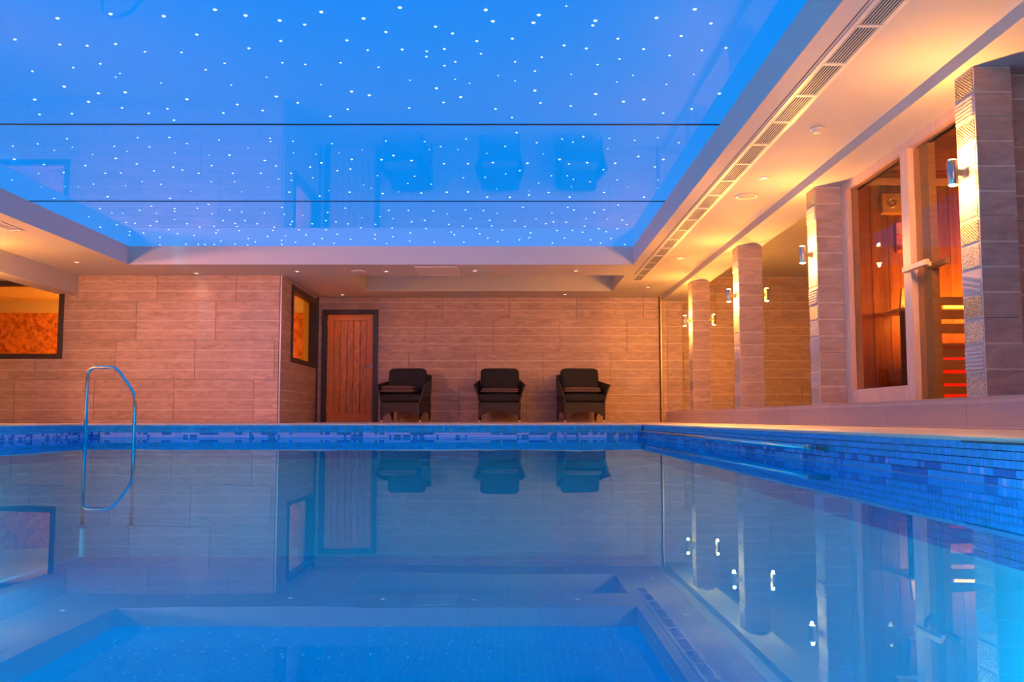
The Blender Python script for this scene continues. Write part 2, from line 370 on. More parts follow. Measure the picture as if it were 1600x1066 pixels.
# star ceiling: stretch membrane in five strips with thin seams
sc = empty('star_ceiling'); sc['kind'] = 'structure'
seams = [13.0, 10.27, 7.54, 4.81, 2.08, -.65]
panels = []
for i in range(5):
    m = MB(); y1 = seams[i] - (.012 if i else 0); y0 = seams[i+1] + .012
    m.box(REC[0], REC[1], y0, y1, STAR, STAR+.02)
    panels.append(m.obj('ceiling_panel', STARC, sc))
m = MB()
for y in seams[1:5]: m.box(REC[0], REC[1], y-.014, y+.014, STAR-.004, STAR+.02)
m.obj('panel_seam', plain('seam', (.005, .01, .04), .6), sc)
STARS = [(-2.77,5.49),(-2.42,5.43),(-2.11,5.46),(-1.77,5.37),(-1.61,5.45),(-3.20,5.81),(-2.95,5.89),(-2.78,5.91),(-2.58,5.88),(-2.44,6.01),(-2.20,6.02),(-2.00,5.73),(-1.73,5.95),(-3.37,6.36),(-3.05,6.29),(-2.83,6.22),(-2.77,6.40),(-2.83,6.47),(-2.55,6.59),(-2.14,6.33),(-1.97,6.21),(-2.05,6.63),(-3.29,6.66),(-3.10,6.80),(-2.89,6.78),(-3.65,6.94),(-3.26,6.99),(-3.06,7.13),(-2.90,7.26),(-2.71,7.15),(-2.76,7.43),(-2.48,6.93),(-2.30,7.25),(-2.13,7.05),(-3.79,7.29),(-3.52,7.27),(-4.47,8.16),(-4.68,8.58),(-4.21,8.09),(-4.49,8.76),(-4.71,9.09),(-4.16,8.29),(-3.88,7.94),(-3.95,8.19),(-4.44,9.05),(-5.11,9.34),(-4.95,9.62),(-4.70,9.62),(-4.56,9.62),(-4.11,8.80),(-3.87,8.42),(-4.35,9.51),(-5.07,10.14),(-4.04,9.08),(-3.56,8.16),(-3.71,8.55),(-3.88,9.07),(-3.51,8.32),(-3.25,7.91),(-3.25,8.18),(-3.59,8.74),(-4.04,9.57),(-4.44,10.06),(-3.80,9.40),(-3.52,8.99),(-3.65,9.52),(-2.97,7.90),(-3.09,8.37),(-2.88,8.08),(-3.28,8.85),(-3.23,8.96),(-3.11,9.08),(-3.44,9.82),(-3.78,10.13),(-2.80,8.44),(-2.56,7.97),(-2.89,8.80),(-3.09,9.41),(-2.61,8.44),(-2.77,9.08),(-2.85,9.41),(-2.90,9.84),(-2.37,8.20),(-0.66,5.34),(-1.14,5.40),(-1.42,5.52),(-1.28,5.58),(-0.90,5.49),(-0.79,5.69),(-1.06,5.82),(-1.49,5.83),(-0.95,5.98),(-0.72,5.97),(-0.56,6.00),(-0.57,6.09),(-0.47,5.61),(-0.37,5.71),(-0.44,5.96),(-0.15,5.37),(-0.11,5.53),(-0.22,5.83),(-0.20,6.04),(-0.38,6.18),(-0.46,6.25),(-0.09,6.44),(-1.57,6.20),(-1.42,6.23),(-1.17,6.20),(-0.92,6.28),(-1.75,6.47),(-1.39,6.62),(-1.19,6.76),(-1.07,6.84),(-0.73,6.53),(-0.55,6.69),(-0.40,6.51),(-0.30,6.59),(-0.38,6.88),(-0.52,7.00),(-0.80,7.13),(-0.12,7.15),(-1.78,6.87),(-1.65,7.01),(-1.97,7.19),(-1.46,7.33),(-1.29,7.16),(0.33,5.32),(0.17,5.44),(0.14,5.55),(0.52,5.52),(0.51,5.59),(0.69,5.79),(0.01,5.79),(0.35,5.90),(0.50,5.95),(0.21,6.10),(0.03,6.18),(0.17,6.35),(0.03,6.54),(0.43,6.41),(0.60,6.23),(0.74,6.13),(0.88,5.96),(1.07,6.07),(1.09,5.75),(0.89,5.48),(1.10,5.36),(1.24,5.56),(1.27,5.98),(1.42,5.94),(1.30,6.41),(1.57,6.80),(0.87,6.43),(0.77,6.56),(1.14,6.61),(0.18,6.74),(0.64,6.81),(0.23,7.01),(0.47,7.08),(0.68,7.28),(0.87,6.98),(1.02,6.93),(1.22,7.25),(1.43,7.15),(0.01,7.36),(-2.10,7.92),(-2.12,8.02),(-1.92,8.01),(-2.00,8.37),(-2.33,8.62),(-2.27,8.81),(-2.49,9.08),(-2.37,9.30),(-2.57,9.64),(-2.19,9.08),(-2.25,9.35),(-2.39,9.85),(-1.95,8.85),(-1.80,8.41),(-1.81,8.70),(-2.01,9.25),(-1.95,9.78),(-2.10,10.03),(-1.59,8.08),(-1.58,8.37),(-1.50,8.58),(-1.57,8.92),(-1.71,8.98),(-1.35,8.27),(-1.54,9.54),(-1.74,9.85),(-1.48,9.68),(-1.34,9.17),(-1.22,8.59),(-1.10,8.00),(-1.09,8.45),(-1.39,9.91),(-1.21,9.84),(-1.07,9.48),(-0.94,8.62),(-0.97,9.19),(-0.97,9.89),(-0.76,8.02),(-0.74,8.26),(-0.63,8.17),(-0.64,8.73),(-0.83,9.51),(-0.69,9.85),(-0.48,8.26),(-0.39,7.94),(-0.41,8.73),(-0.48,9.25),(-0.46,9.84),(-0.26,9.23),(-0.22,8.38),(-0.17,8.69),(-0.15,9.71),(-0.26,10.07),(-0.05,8.16),(0.05,7.76),(-0.05,9.10),(-0.01,10.08),(0.09,8.98),(0.16,8.71),(0.23,8.05),(0.30,8.40),(0.29,9.46),(0.20,9.80),(0.20,9.97),(0.41,9.86),(0.41,9.17),(0.46,8.58),(0.45,7.94),(0.55,8.03),(0.63,7.87),(0.56,8.74),(0.57,9.17),(0.64,9.31),(0.64,9.61),(0.65,10.07),(0.73,8.69),(0.82,9.41),(0.91,8.94),(1.01,9.86),(0.86,7.92),(0.88,8.23),(1.00,8.71),(1.09,9.33),(1.24,9.63),(1.09,7.98),(1.19,8.48),(1.47,10.07),(1.28,7.90),(1.44,8.58),(1.40,8.84),(1.51,9.34),(1.56,9.67),(1.49,8.05),(-4.78,10.64),(-5.11,11.08),(-4.74,10.87),(-4.62,10.89),(-5.24,11.69),(-4.97,11.55),(-4.79,11.40),(-4.70,11.45),(-4.98,11.97),(-5.08,12.21),(-4.35,10.72),(-4.13,10.51),(-4.22,10.89),(-4.39,11.35),(-4.56,11.59),(-4.83,12.05),(-3.91,10.63),(-3.96,10.78),(-4.13,11.24),(-4.42,11.83),(-4.40,12.10),(-4.73,12.36),(-4.93,12.89),(-4.06,11.48),(-3.64,10.62),(-3.45,10.43),(-3.57,10.92),(-3.97,11.69),(-4.22,12.22),(-4.55,12.85),(-4.38,12.86),(-4.29,12.87),(-3.77,11.64),(-3.80,11.88),(-3.88,12.06),(-4.16,12.87),(-3.99,12.62),(-3.55,11.29),(-3.29,10.71),(-3.18,10.81),(-3.28,11.29),(-3.45,11.46),(-3.48,11.65),(-3.53,11.91),(-3.56,12.43),(-3.53,12.67),(-3.86,12.84),(-3.70,12.90),(-2.93,10.87),(-3.18,11.48),(-2.65,10.58),(-2.71,10.94),(-2.71,11.35),(-2.77,11.51),(-3.02,11.69),(-3.09,11.90),(-3.26,12.29),(-3.01,12.24),(-3.14,12.56),(-3.21,12.86),(-2.98,12.69),(-2.74,11.85),(-2.50,10.99),(-2.49,11.48),(-2.72,12.18),(-2.76,12.85),(-2.17,10.84),(-2.28,11.29),(-2.39,11.86),(-2.56,12.44),(-2.17,11.36),(-1.92,10.61),(-2.04,11.48),(-2.30,12.14),(-2.46,12.77),(-2.18,12.48),(-1.81,11.13),(-1.92,11.72),(-1.70,11.51),(-1.58,11.06),(-1.80,12.16),(-1.85,12.47),(-1.43,10.72),(-1.44,11.18),(-1.52,11.73),(-1.58,12.30),(-1.73,12.79),(-1.20,10.73),(-1.23,11.36),(-1.32,12.05),(-1.39,12.61),(-1.06,11.27),(-1.09,11.78),(-0.91,10.76),(-1.06,12.70),(-0.76,10.91),(-0.78,11.51),(-0.78,11.99),(-0.75,12.17),(-0.65,12.69),(-0.61,11.62),(-0.53,10.70),(-0.49,11.16),(-0.32,10.74),(-0.44,11.76),(-0.41,12.11),(-0.26,11.27),(-0.24,11.60),(-0.16,10.88),(-0.31,12.41),(-0.18,12.66),(-0.11,11.87),(0.05,11.30),(0.14,10.56),(0.18,11.65),(0.12,12.52),(0.26,12.04),(0.25,12.37),(0.31,11.19),(0.44,11.47),(0.49,10.87),(0.53,11.36),(0.60,11.89),(0.58,12.75),(0.73,12.40),(0.69,11.38),(0.66,10.57),(0.74,10.70),(0.80,11.88),(0.94,12.00),(0.94,11.62),(0.92,11.18),(0.99,10.83),(1.09,12.52),(1.13,11.78),(1.25,12.75),(1.09,10.69),(1.18,11.19),(1.25,11.97),(1.36,12.42),(1.37,11.77),(1.23,10.45),(1.37,11.25),(1.46,11.51),(1.60,12.86)]
def star_mesh(r):
    return MB().lathe([(r*.55, -r*.5), (r, -r*.15), (r, 0)], n=8).mesh('star', STARL)
SM = [star_mesh(r) for r in (.006, .008, .0098, .012)]
order = sorted(STARS, key=lambda p: p[1])
extra = MB()
for k, (x, y) in enumerate(order):
    i = next(j for j in range(5) if y > seams[j+1])
    j = (k*7919 >> 3) % 10; sm = SM[0 if j < 2 else 1 if j < 5 else 2 if j < 8 else 3]
    if k < 300: link('star', sm, panels[i], (x, y, STAR))
    else:
        r = .011; extra.lathe([(r*.55, STAR-r*.5), (r, STAR-r*.15), (r, STAR)], x, y, 8)
rs = random.Random(3)
for _ in range(75):      # stars overhead and to the left, beyond the edge of the picture
    x, y = rs.uniform(-5.3, 1.65), rs.uniform(-.5, 9.5)
    if y > 5.1 and x > -.57*y: continue
    if min(abs(y-q) for q in seams) < .04: continue
    r = .009; extra.lathe([(r*.55, STAR-r*.5), (r, STAR-r*.15), (r, STAR)], x, y, 8)
tag(extra.obj('distant_stars', STARL, sc), kind='stuff')

# ------------------------------------------------------------------ pool
pool = empty('pool'); pool['kind'] = 'structure'
m = MB(); m.box(PX0, PX1, PY0, PY1, -1.5, -1.4); m.obj('pool_floor', MOSF, pool)
m = MB()
m.box(PX1, PX1+.1, PY0-.1, PY1+.1, -1.5, -.0105); m.box(PX0-.1, PX0, PY0-.1, PY1+.1, -1.5, -.0105)
m.box(PX0, PX1, PY1, PY1+.1, -1.5, -.0105); m.box(PX0, PX1, PY0-.1, PY0, -1.5, -.0105)
m.obj('pool_wall', [MGROUT], pool)
# mosaic: separate 25 mm tiles, joined per wall
def mosaic(name, kind, length, rows, org):
    mb = MB(); p = .0255; n = int(length/p); rnd = random.Random(hash(kind) % 99 if False else len(kind))
    state = 0
    for i in range(n):
        if rnd.random() < .35: state = rnd.random()
        for r in range(rows):
            u0 = i*p + .0012; u1 = (i+1)*p - .0012; z1 = -.011 - r*p; z0 = z1 - p + .0024
            if r in (3, 4):
                a = state if (r == 3) else (state*1.7) % 1
                mi = (2 if kind != 'right' else (1 if rnd.random() < .8 else 2)) if (a + rnd.random()*.3) < .72 else 3
            else: mi = 0 if rnd.random() < .5 else 1
            if r > 4: mi = 1 if rnd.random() < .8 else 0
            d = .004
            if kind == 'back': q = [(org[0]+u0, org[1]-d, z0), (org[0]+u1, org[1]-d, z0), (org[0]+u1, org[1]-d, z1), (org[0]+u0, org[1]-d, z1)]; dv = (0, d, 0)
            elif kind == 'right': q = [(org[0]-d, org[1]+u1, z0), (org[0]-d, org[1]+u0, z0), (org[0]-d, org[1]+u0, z1), (org[0]-d, org[1]+u1, z1)]; dv = (d, 0, 0)
            else: q = [(org[0]+d, org[1]+u0, z0), (org[0]+d, org[1]+u1, z0), (org[0]+d, org[1]+u1, z1), (org[0]+d, org[1]+u0, z1)]; dv = (-d, 0, 0)
            b = len(mb.v); mb.v += q + [tuple(c+e for c, e in zip(v_, dv)) for v_ in q]
            for f in ((0,1,2,3), (0,4,5,1), (1,5,6,2), (2,6,7,3), (3,7,4,0)):
                mb.f.append(tuple(b+t for t in f)); mb.m.append(mi); mb.smooth.append(False)
    return tag(mb.obj(name, MOS, pool), kind='stuff')
mosaic('mosaic_band', 'back', PX1-PX0, 14, (PX0, PY1))
mosaic('mosaic_band', 'right', PY1+.6, 14, (PX1, -.6))
mosaic('mosaic_band', 'leftw', PY1-4, 14, (PX0, 4))
# coping stones
mcache = {}
def coping(x0, x1, y0, y1):
    k = (round(x1-x0, 3), round(y1-y0, 3))
    if k not in mcache:
        mcache[k] = MB().box(.002, x1-x0-.002, .002, y1-y0-.002, -.010, .002).mesh('coping_stone', COPING)
    o = link('coping_stone', mcache[k], pool, (x0, y0, 0)); return o
y = PY0
while y < PY1:
    y1 = min(y+.6, PY1+.0)
    coping(PX1-.008, PX1+.30, y, y1); coping(PX0-.30, PX0+.008, y, y1); y += .6
x = PX0-.3
while x < PX1+.3:
    coping(x, min(x+.6, PX1+.3), PY1-.008, PY1+.30); x += .6
# overflow slot under the near coping
m = MB(); m.box(PX1-.0065, PX1-.001, 1.2, 2.95, -.0165, -.0105); m.obj('coping_gap', DARKV, pool)
m = MB(); n = 1; m.box(PX0, PX1, PY0, PY1, WATERZ-.0005, WATERZ)
m = MB(); m.quad([(PX0, PY0, WATERZ), (PX1, PY0, WATERZ), (PX1, PY1, WATERZ), (PX0, PY1, WATERZ)])
tag(m.obj('pool_water', WATER), 'calm blue water filling the swimming pool and mirroring the room', 'water', kind='stuff')
# underwater lights on the right and left pool walls
def pool_light(x, y, sx, lab):
    t = empty('pool_light', (x, y, -.75), R(90)*sx)   # local -Y points into the pool
    prof = [(.12, 0), (.12, .02), (.10, .03)]
    me = MB().lathe(prof, n=24)
    for o_ in (me,):
        o_.v = [(v_[0], -v_[2], v_[1]) for v_ in o_.v]
    me.obj('rim', STEEL, t)
    le = MB().lathe([(.095, .02), (.09, .034)], n=24); le.v = [(v_[0], -v_[2], v_[1]) for v_ in le.v]
    le.obj('lens', emit('pool_lens', (.05, .5, 1), 8), t)
    l = light('pool_lamp', 'AREA', (0, -.06, 0), POOL_W, (.0, .80, 1), t, (R(90), 0, 0), shape='DISK', size=.3)
    tag(t, lab, 'pool light')
pool_light(PX1-.004, 1.6, -1, 'round steel underwater lamp on the right pool wall')
for y, nm in ((1.2, 'nearest'), (4.2, 'middle'), (7.0, 'farthest')): pool_light(PX0+.004, y, 1, 'round steel underwater lamp on the left pool wall, %s of three' % nm)
for x, nm in ((-3.4, 'left'), (-1.6, 'middle'), (.2, 'right')): pool_light(x, PY0+.004, 2, 'round steel underwater lamp on the near pool wall, %s of three' % nm)

# ------------------------------------------------------------------ raised step on the right
st = struct('floor_step', MB().box(CX+.012, 6.0, -5, BACK, 0, STEP-.012), GROUT)
y = 5.61 - 1.183*8; ms = None
while y < BACK:
    y1 = min(y+1.183, BACK); L_ = y1-y
    mb = MB().box(-.012, 0, .002, L_-.002, .002, STEP-.012, 0).box(-.0135, -.011, .002, L_-.002, .012, STEP-.035, 1)
    mb.obj('riser_tile', [TILE_BAND, STEPT], st, (CX+.012, y, 0))
    MB().box(-.018, .6, .002, L_-.002, 0, .012).obj('step_tread', STEPT, st, (CX+.012, y, STEP-.012))
    y += 1.183

# ------------------------------------------------------------------ pillars
DECO = {}
def deco_mat(kind):
    if kind in DECO: return DECO[kind]
    m, nt, p = new_mat('relief_' + kind); N = nt.nodes; L = nt.links
    p.inputs['Base Color'].default_value = (.50, .42, .38, 1); p.inputs['Roughness'].default_value = .5
    tc = N.new('ShaderNodeTexCoord'); mp = N.new('ShaderNodeMapping'); L.new(tc.outputs['Object'], mp.inputs[0])
    if kind == 'diagonal':
        t = N.new('ShaderNodeTexWave'); t.bands_direction = 'Z'; t.inputs['Scale'].default_value = 14; t.inputs['Distortion'].default_value = .6
        mp.inputs['Rotation'].default_value = (R(40), 0, 0); out = t.outputs['Fac']
    elif kind == 'weave':
        t = N.new('ShaderNodeTexNoise'); t.inputs['Scale'].default_value = 55; t.inputs['Detail'].default_value = 2; out = t.outputs['Fac']
    elif kind == 'hatch':
        t = N.new('ShaderNodeTexWave'); t.bands_direction = 'Z'; t.inputs['Scale'].default_value = 20; t.inputs['Distortion'].default_value = 4; t.inputs['Detail Scale'].default_value = 3
        mp.inputs['Rotation'].default_value = (R(-35), 0, 0); out = t.outputs['Fac']
    else:
        t = N.new('ShaderNodeTexNoise'); t.inputs['Scale'].default_value = 90; out = t.outputs['Fac']
    L.new(mp.outputs[0], t.inputs['Vector'])
    r = N.new('ShaderNodeValToRGB'); r.color_ramp.elements[0].color = (.30, .24, .22, 1); r.color_ramp.elements[1].color = (.62, .53, .49, 1)
    r.color_ramp.elements[0].position = .35; r.color_ramp.elements[1].position = .65
    L.new(out, r.inputs[0]); L.new(r.outputs[0], p.inputs['Base Color'])
    b = N.new('ShaderNodeBump'); b.inputs['Strength'].default_value = 1.0; b.inputs['Distance'].default_value = .02
    L.new(out, b.inputs['Height']); L.new(b.outputs[0], p.inputs['Normal'])
    DECO[kind] = m; return m
KINDS = {0: ['fine', 'ridge', 'diagonal', 'weave', 'hatch', 'ridge', 'weave', 'diagonal', 'fine', 'hatch', 'hatch', 'weave', 'diagonal', 'ridge'],
         1: ['fine', 'ridge', 'fine', 'ridge', 'weave', 'diagonal', 'ridge', 'weave', 'fine', 'weave', 'hatch', 'ridge', 'hatch', 'weave'],
         2: ['fine', 'ridge', 'fine', 'hatch', 'bigdiag', 'fine', 'hatch', 'weave', 'fine', 'weave', 'hatch', 'ridge', 'hatch', 'weave'],
         3: ['fine', 'ridge', 'fine', 'hatch', 'bigdiag', 'fine', 'hatch', 'weave', 'fine', 'weave', 'hatch', 'ridge', 'hatch', 'weave']}
def pillar(y0, y1, wdt, kset, label, top=LOW, x0=CX, flip=1, z0=STEP):
    t = empty('stone_pillar', (x0, y0, z0))
    core = MB().box(.012, wdt-.012, .012, y1-y0-.012, 0, top-z0) if flip == 1 else MB().box(-wdt+.012, -.012, .012, y1-y0-.012, 0, top-z0)
    core.obj('core', GROUT, t)
    a0, a1 = (0, wdt) if flip == 1 else (-wdt, 0)
    # camera face and rear face: split-face tiles
    for (zz0, zz1) in [(max(ROWS[r], z0), min(ROWS[r+1], top)) for r in range(len(ROWS)-1)]:
        if zz1-zz0 < .01: continue
        zt = max(r for r in ROWS if r <= zz0+1e-6)
        for fy, sgn in ((.012, -1), (y1-y0-.012, 1)):
            mb = MB(); mb.box(a0+.001, a1-.001, min(fy, fy+sgn*.009), max(fy, fy+sgn*.009), zz0-z0+.002, zz1-z0-.002, 1)
            for k in range(4):
                c0, c1 = max(zt+k*.15+.006, zz0+.002), min(zt+(k+1)*.15-.006, zz1-.002)
                if c1-c0 > .006: mb.box(a0+.003, a1-.003, min(fy+sgn*.008, fy+sgn*.012), max(fy+sgn*.008, fy+sgn*.012), c0-z0, c1-z0, 0)
            mb.obj('pillar_tile', [TILE, TILE_BAND], t)
    # pool face and outer face: courses with different reliefs
    k = 0; z = z0
    edges = [z0] + [e for e in [ROWS[1]+.15*i for i in range(16)] if z0+.02 < e < top-.02] + [top]
    for i in range(len(edges)-1):
        c0, c1 = edges[i]-z0, edges[i+1]-z0; kd = KINDS[kset][i % 14]
        for side in (0, 1):
            xs = (0, .012) if (side == 0) == (flip == 1) else ((wdt-.012, wdt) if flip == 1 else (-wdt, -wdt+.012))
            if flip == -1 and side == 0: xs = (-.012, 0)
            outd = -1 if xs[0] in (0, -wdt) and not (flip == -1 and side == 0) else 1
            mb = MB(); ya, yb = .013, y1-y0-.013
            mb.box(xs[0], xs[1], ya, yb, c0+.001, c1-.001, 1)
            f = xs[0] if outd < 0 else xs[1]
            def rb(p0, p1, d): mb.box(min(f, f+outd*d), max(f, f+outd*d), ya+.002, yb-.002, p0, p1, 0)
            if kd == 'ridge':
                n = 6; h = (c1-c0-.012)/n
                for q in range(n): rb(c0+.006+q*h, c0+.006+q*h+h*.5, .009)
                mt = TILE_BAND
            elif kd == 'bigdiag':
                mt = TILE_BAND
                hh = c1-c0-.012; ww = yb-ya
                for q in range(-3, 6):
                    s0 = q*.035
                    p0 = c0+.006+s0; p1 = p0+.012
                    if p1 + .06 > c1 or p0 < c0: continue
                    b = len(mb.v)
                    mb.v += [(f, ya, p0), (f, yb, p0+.05), (f, yb, p1+.05), (f, ya, p1), (f+outd*.006, ya, p0), (f+outd*.006, yb, p0+.05), (f+outd*.006, yb, p1+.05), (f+outd*.006, ya, p1)]
                    for fc in ((4,5,6,7), (0,1,5,4), (1,2,6,5), (2,3,7,6), (3,0,4,7)): mb.f.append(tuple(b+j for j in fc)); mb.m.append(0); mb.smooth.append(False)
            else:
                rb(c0+.012, c1-.014, .003); mt = deco_mat(kd)
            mb.obj('relief_course', [mt, TILE_BAND], t)
    tag(t, label, 'pillar'); return t
def trimmed(t, h, x, y):
    pass
P3 = pillar(5.36, 5.60, .225, 3, 'tiled stone pillar right of the sauna door, nearest of the four')
P2 = pillar(8.24, 8.49, .265, 1, 'tiled stone pillar at the left edge of the sauna window')
P1 = pillar(11.09, 11.38, .285, 2, 'tiled stone pillar left of the sauna, second from the back wall')
P0 = pillar(13.96, 14.26, .265, 0, 'tiled stone pillar closest to the back wall')
# pillars of the left side (out of the picture, carrying the lamps that light its ceiling)
for y, nm in ((5.3, 'nearest'), (8.2, 'middle'), (11.1, 'farthest')):
    pillar(y, y+.27, .27, 0, 'tiled stone pillar under the left beam, %s one' % nm, 1.95, -6.62, -1, 0)

# wall returning to the right of the nearest pillar (near side of the sauna)
m = MB(); m.box(CX+.225, 6.0, 5.50, 5.60, STEP, LOW); wr = struct('wall_sauna', m, GROUT)
clad(wr, 'cam', 5.50, CX+.23, 6.0, STEP, LOW, 3.9)

# ------------------------------------------------------------------ sconces
def make_sconce(outward):
    """cylinder up-and-down light; outward = -1 sticks out to -X, +1 to +X; origin at the wall"""
    t = empty('wall_sconce'); s = outward
    MB().lathe([(.029, -.075), (.031, -.072), (.031, .072), (.029, .075)], s*.085, 0, 20).obj('body', BRUSHED, t)
    MB().box(min(0, s*.008), max(0, s*.008), -.024, .024, -.03, .03).obj('mounting_plate', BRUSHED, t)
    MB().box(min(s*.008, s*.06), max(s*.008, s*.06), -.014, .014, -.018, .018).obj('bracket', BRUSHED, t)
    for z, d in ((.0755, 1), (-.0755, -1)):
        MB().lathe([(.024, z), (.022, z+d*.004), (.010, z+d*.007)][::(1 if d > 0 else -1)], s*.085, 0, 16).obj('lens', LAMP, t)
        light('sconce_lamp', 'POINT', (s*.085, 0, z+d*.020), SCONCE_W, WARM, t, shadow_soft_size=.012)
    return t
sL = make_sconce(-1); sR = make_sconce(1)
places = [(sL, CX-.004, 5.48, 1.535, 'sconce on the nearest pillar, right of the sauna door'),
          (sL, CX-.004, 8.365, 1.55, 'sconce on the pillar at the left edge of the sauna window'),
          (sL, CX-.004, 11.235, 1.56, 'left one of the two sconces on the middle pillar'),
          (sL, CX-.004, 14.11, 1.555, 'sconce on the left of the pillar closest to the back wall'),
          (sR, CX+.289, 11.235, 1.57, 'right one of the two sconces on the middle pillar'),
          (sR, CX+.269, 14.11, 1.57, 'sconce on the right of the pillar closest to the back wall'),
          (sR, -6.616, 5.435, 1.5, 'sconce on the nearest pillar under the left beam'),
          (sR, -6.616, 8.335, 1.5, 'sconce on the middle pillar under the left beam'),
          (sR, -6.616, 11.235, 1.5, 'sconce on the farthest pillar under the left beam')]
used = set()
for (src, x, y, z, lab) in places:
    o = src if src.name not in used else copy_tree(src)
    used.add(src.name)
    o.location = (x, y, z)
    tag(o, 'lit up-and-down cylinder ' + lab, 'wall light', 'up-and-down sconces on the pillars')
    if x < -6:      # the lamps of the left side burn brighter
        for c_ in o.children:
            if c_.type == 'LIGHT': c_.data = c_.data.copy(); c_.data.energy = SCONCE_W*1.15

# ------------------------------------------------------------------ ceiling fixtures
def grille_strip(x0, x1, y_end, n, name_label):
    t = empty('air_vent', ((x0+x1)/2, y_end, CEIL)); hw = (x1-x0)/2; p = .56
    MB().box(-hw-.030, -hw, -n*p, 0, -.006, 0).box(hw, hw+.030, -n*p, 0, -.006, 0).obj('vent_frame', WHITEM, t)
    MB().box(-hw, hw, -n*p, 0, -.0015, -.0005).obj('backing', DARKV, t)
    sl = MB()
    k = 7
    for i in range(k):
        c = -hw + (i+.5)*2*hw/k; sl.box(c-.0024, c+.0024, -p+.02, -.02, -.006, -.001)
    bar = MB().box(-hw-.012, hw+.012, -.018, .018, -.009, -.001); me_s = sl.mesh('grille', WHITEM); me_b = bar.mesh('crossbar', WHITEM)
    for i in range(n):
        link('grille', me_s, t, (0, -i*p, 0)); link('crossbar', me_b, t, (0, -i*p, 0))
    return tag(t, name_label, 'air vent')
grille_strip(1.925, 2.05, 14.5, 24, 'long white slatted air vent along the right side of the ceiling')
grille_strip(-5.80, -5.675, 10.6, 18, 'long white slatted air vent along the left side of the ceiling')
struct('trim_4', MB().box(1.868, 1.876, 1.0, 13.9, CEIL-.0012, CEIL), plain('groove_blue', (.06, .05, .09), .8))
struct('trim_5', MB().box(-5.630, -5.622, 1.0, 10.64, CEIL-.0012, CEIL), plain('groove_dark', (.06, .05, .09), .8))
def make_down():
    t = empty('downlight')
    MB().lathe([(.024, -.001), (.046, -.007), (.050, 0)], n=24).obj('trim_ring', WHITEM, t)
    MB().lathe([(.020, -.004), (.020, -.0065)][::-1], n=16).obj('lens', DLAMP, t)
    light('downlight_lamp', 'SPOT', (0, 0, -.02), DOWN_W, (1, .46, .26), t, (0, 0, 0), spot_size=R(135), spot_blend=.8, shadow_soft_size=.03)
    return t
d0 = make_down(); first = True
for (x, y, lab) in [(-3.16, 13.6, 'left of the round speaker above the side window'), (-1.84, 13.6, 'right of the round speaker near the ceiling hatch'),
                    (-.53, 13.54, 'just right of the ceiling hatch'), (.96, 13.54, 'over the right half of the back coffer edge'),
                    (-2.96, 16.2, 'above the wooden door'), (.95, 16.14, 'above the right-hand armchair by the back wall'),
                    (2.28, 15.27, 'beyond the far end of the slatted vent'), (-4.71, 13.78, 'above the left tiled wall'),
                    (-6.05, 12.81, 'between the blue coffer and the left beam'), (2.30, 12.47, 'between the slatted vent and the second pillar from the back'),
                    (2.30, 8.25, 'just nearer than the large round speaker over the pillars')]:
    o = d0 if first else copy_tree(d0); first = False
    o.location = (x, y, CEIL); tag(o, 'small white recessed downlight ' + lab, 'downlight', 'recessed downlights')
# added spotlights, out of view, to brighten far walls, nearest pillar and door
def aimed(x, y, tx, ty, tz, en, lab, cone=84):
    t = empty('added_spotlight', (x, y, CEIL))
    MB().lathe([(.03, -.03), (.045, -.012), (.055, 0)], n=20).obj('ceiling_rose', WHITEM, t)
    dv = (Vector((tx, ty, tz)) - Vector((x, y, CEIL-.08))).normalized(); q = dv.to_track_quat('-Z', 'Y').to_euler()
    h = MB().lathe([(.030, -.055), (.038, -.055), (.040, .04), (.02, .05)], n=20).obj('lamp_head', WHITEM, t, (0, 0, -.08)); h.rotation_euler = q
    light('added_spot_lamp', 'SPOT', tuple(Vector((0, 0, -.08)) + dv*.065), en, (1, .335, .25), t, q, spot_size=R(cone), spot_blend=1.0, shadow_soft_size=.05)
    tag(t, lab, 'spotlight')
aimed(-6.1, 9.6, -4.2, 15.5, .7, AIM_W*.7, 'added out-of-view white spotlight over the left deck, farthest of three')
aimed(-6.1, 8.6, -1.2, 16, .7, AIM_W, 'added out-of-view white spotlight over the left deck, middle of three')
aimed(-6.1, 7.5, 1.8, 15, .7, AIM_W*1.2, 'added out-of-view white spotlight over the left deck, nearest of three')
aimed(1.4, -3.2, 3.2, 5.4, .7, 430, 'added out-of-view white spotlight on the soffit behind the pool end, turned to the sauna', 34)
aimed(2.3, 3.0, -3.2, 16.5, .8, 520, 'added out-of-view white spotlight over the right deck, turned to the wooden door', 30)
def speaker(x, y, lab):
    t = empty('ceiling_speaker', (x, y, CEIL))
    MB().lathe([(.085, -.004), (.105, -.012), (.112, 0)], n=32).obj('rim', WHITEM, t)
    MB().lathe([(.03, -.0085), (.086, -.006), (.086, -.003)], n=32).obj('speaker_cloth', plain('speaker_mesh', (.55, .55, .55), .8), t)
    tag(t, lab, 'speaker')
speaker(-2.25, 13.6, 'round white ceiling speaker near the hatch, above the door side')
speaker(2.31, 8.94, 'round white ceiling speaker between the slatted vent and the pillars')
t = empty('smoke_detector', (2.31, 6.83, CEIL))
MB().lathe([(.012, -.034), (.030, -.032), (.040, -.020), (.042, -.014)], n=24).obj('sensor_head', WHITEM, t)
MB().lathe([(.050, -.014), (.052, -.004), (.052, 0)], n=24).obj('base', WHITEM, t)
tag(t, 'round white smoke detector on the ceiling in front of the sauna', 'smoke detector')
t = empty('ceiling_hatch', (-1.075, 13.55, CEIL))
mb = MB()
for r in sub_rects((-.31, .31, -.38, .40), [(-.27, .27, -.34, .36)]): mb.box(r[0], r[1], r[2], r[3], -.010, 0)
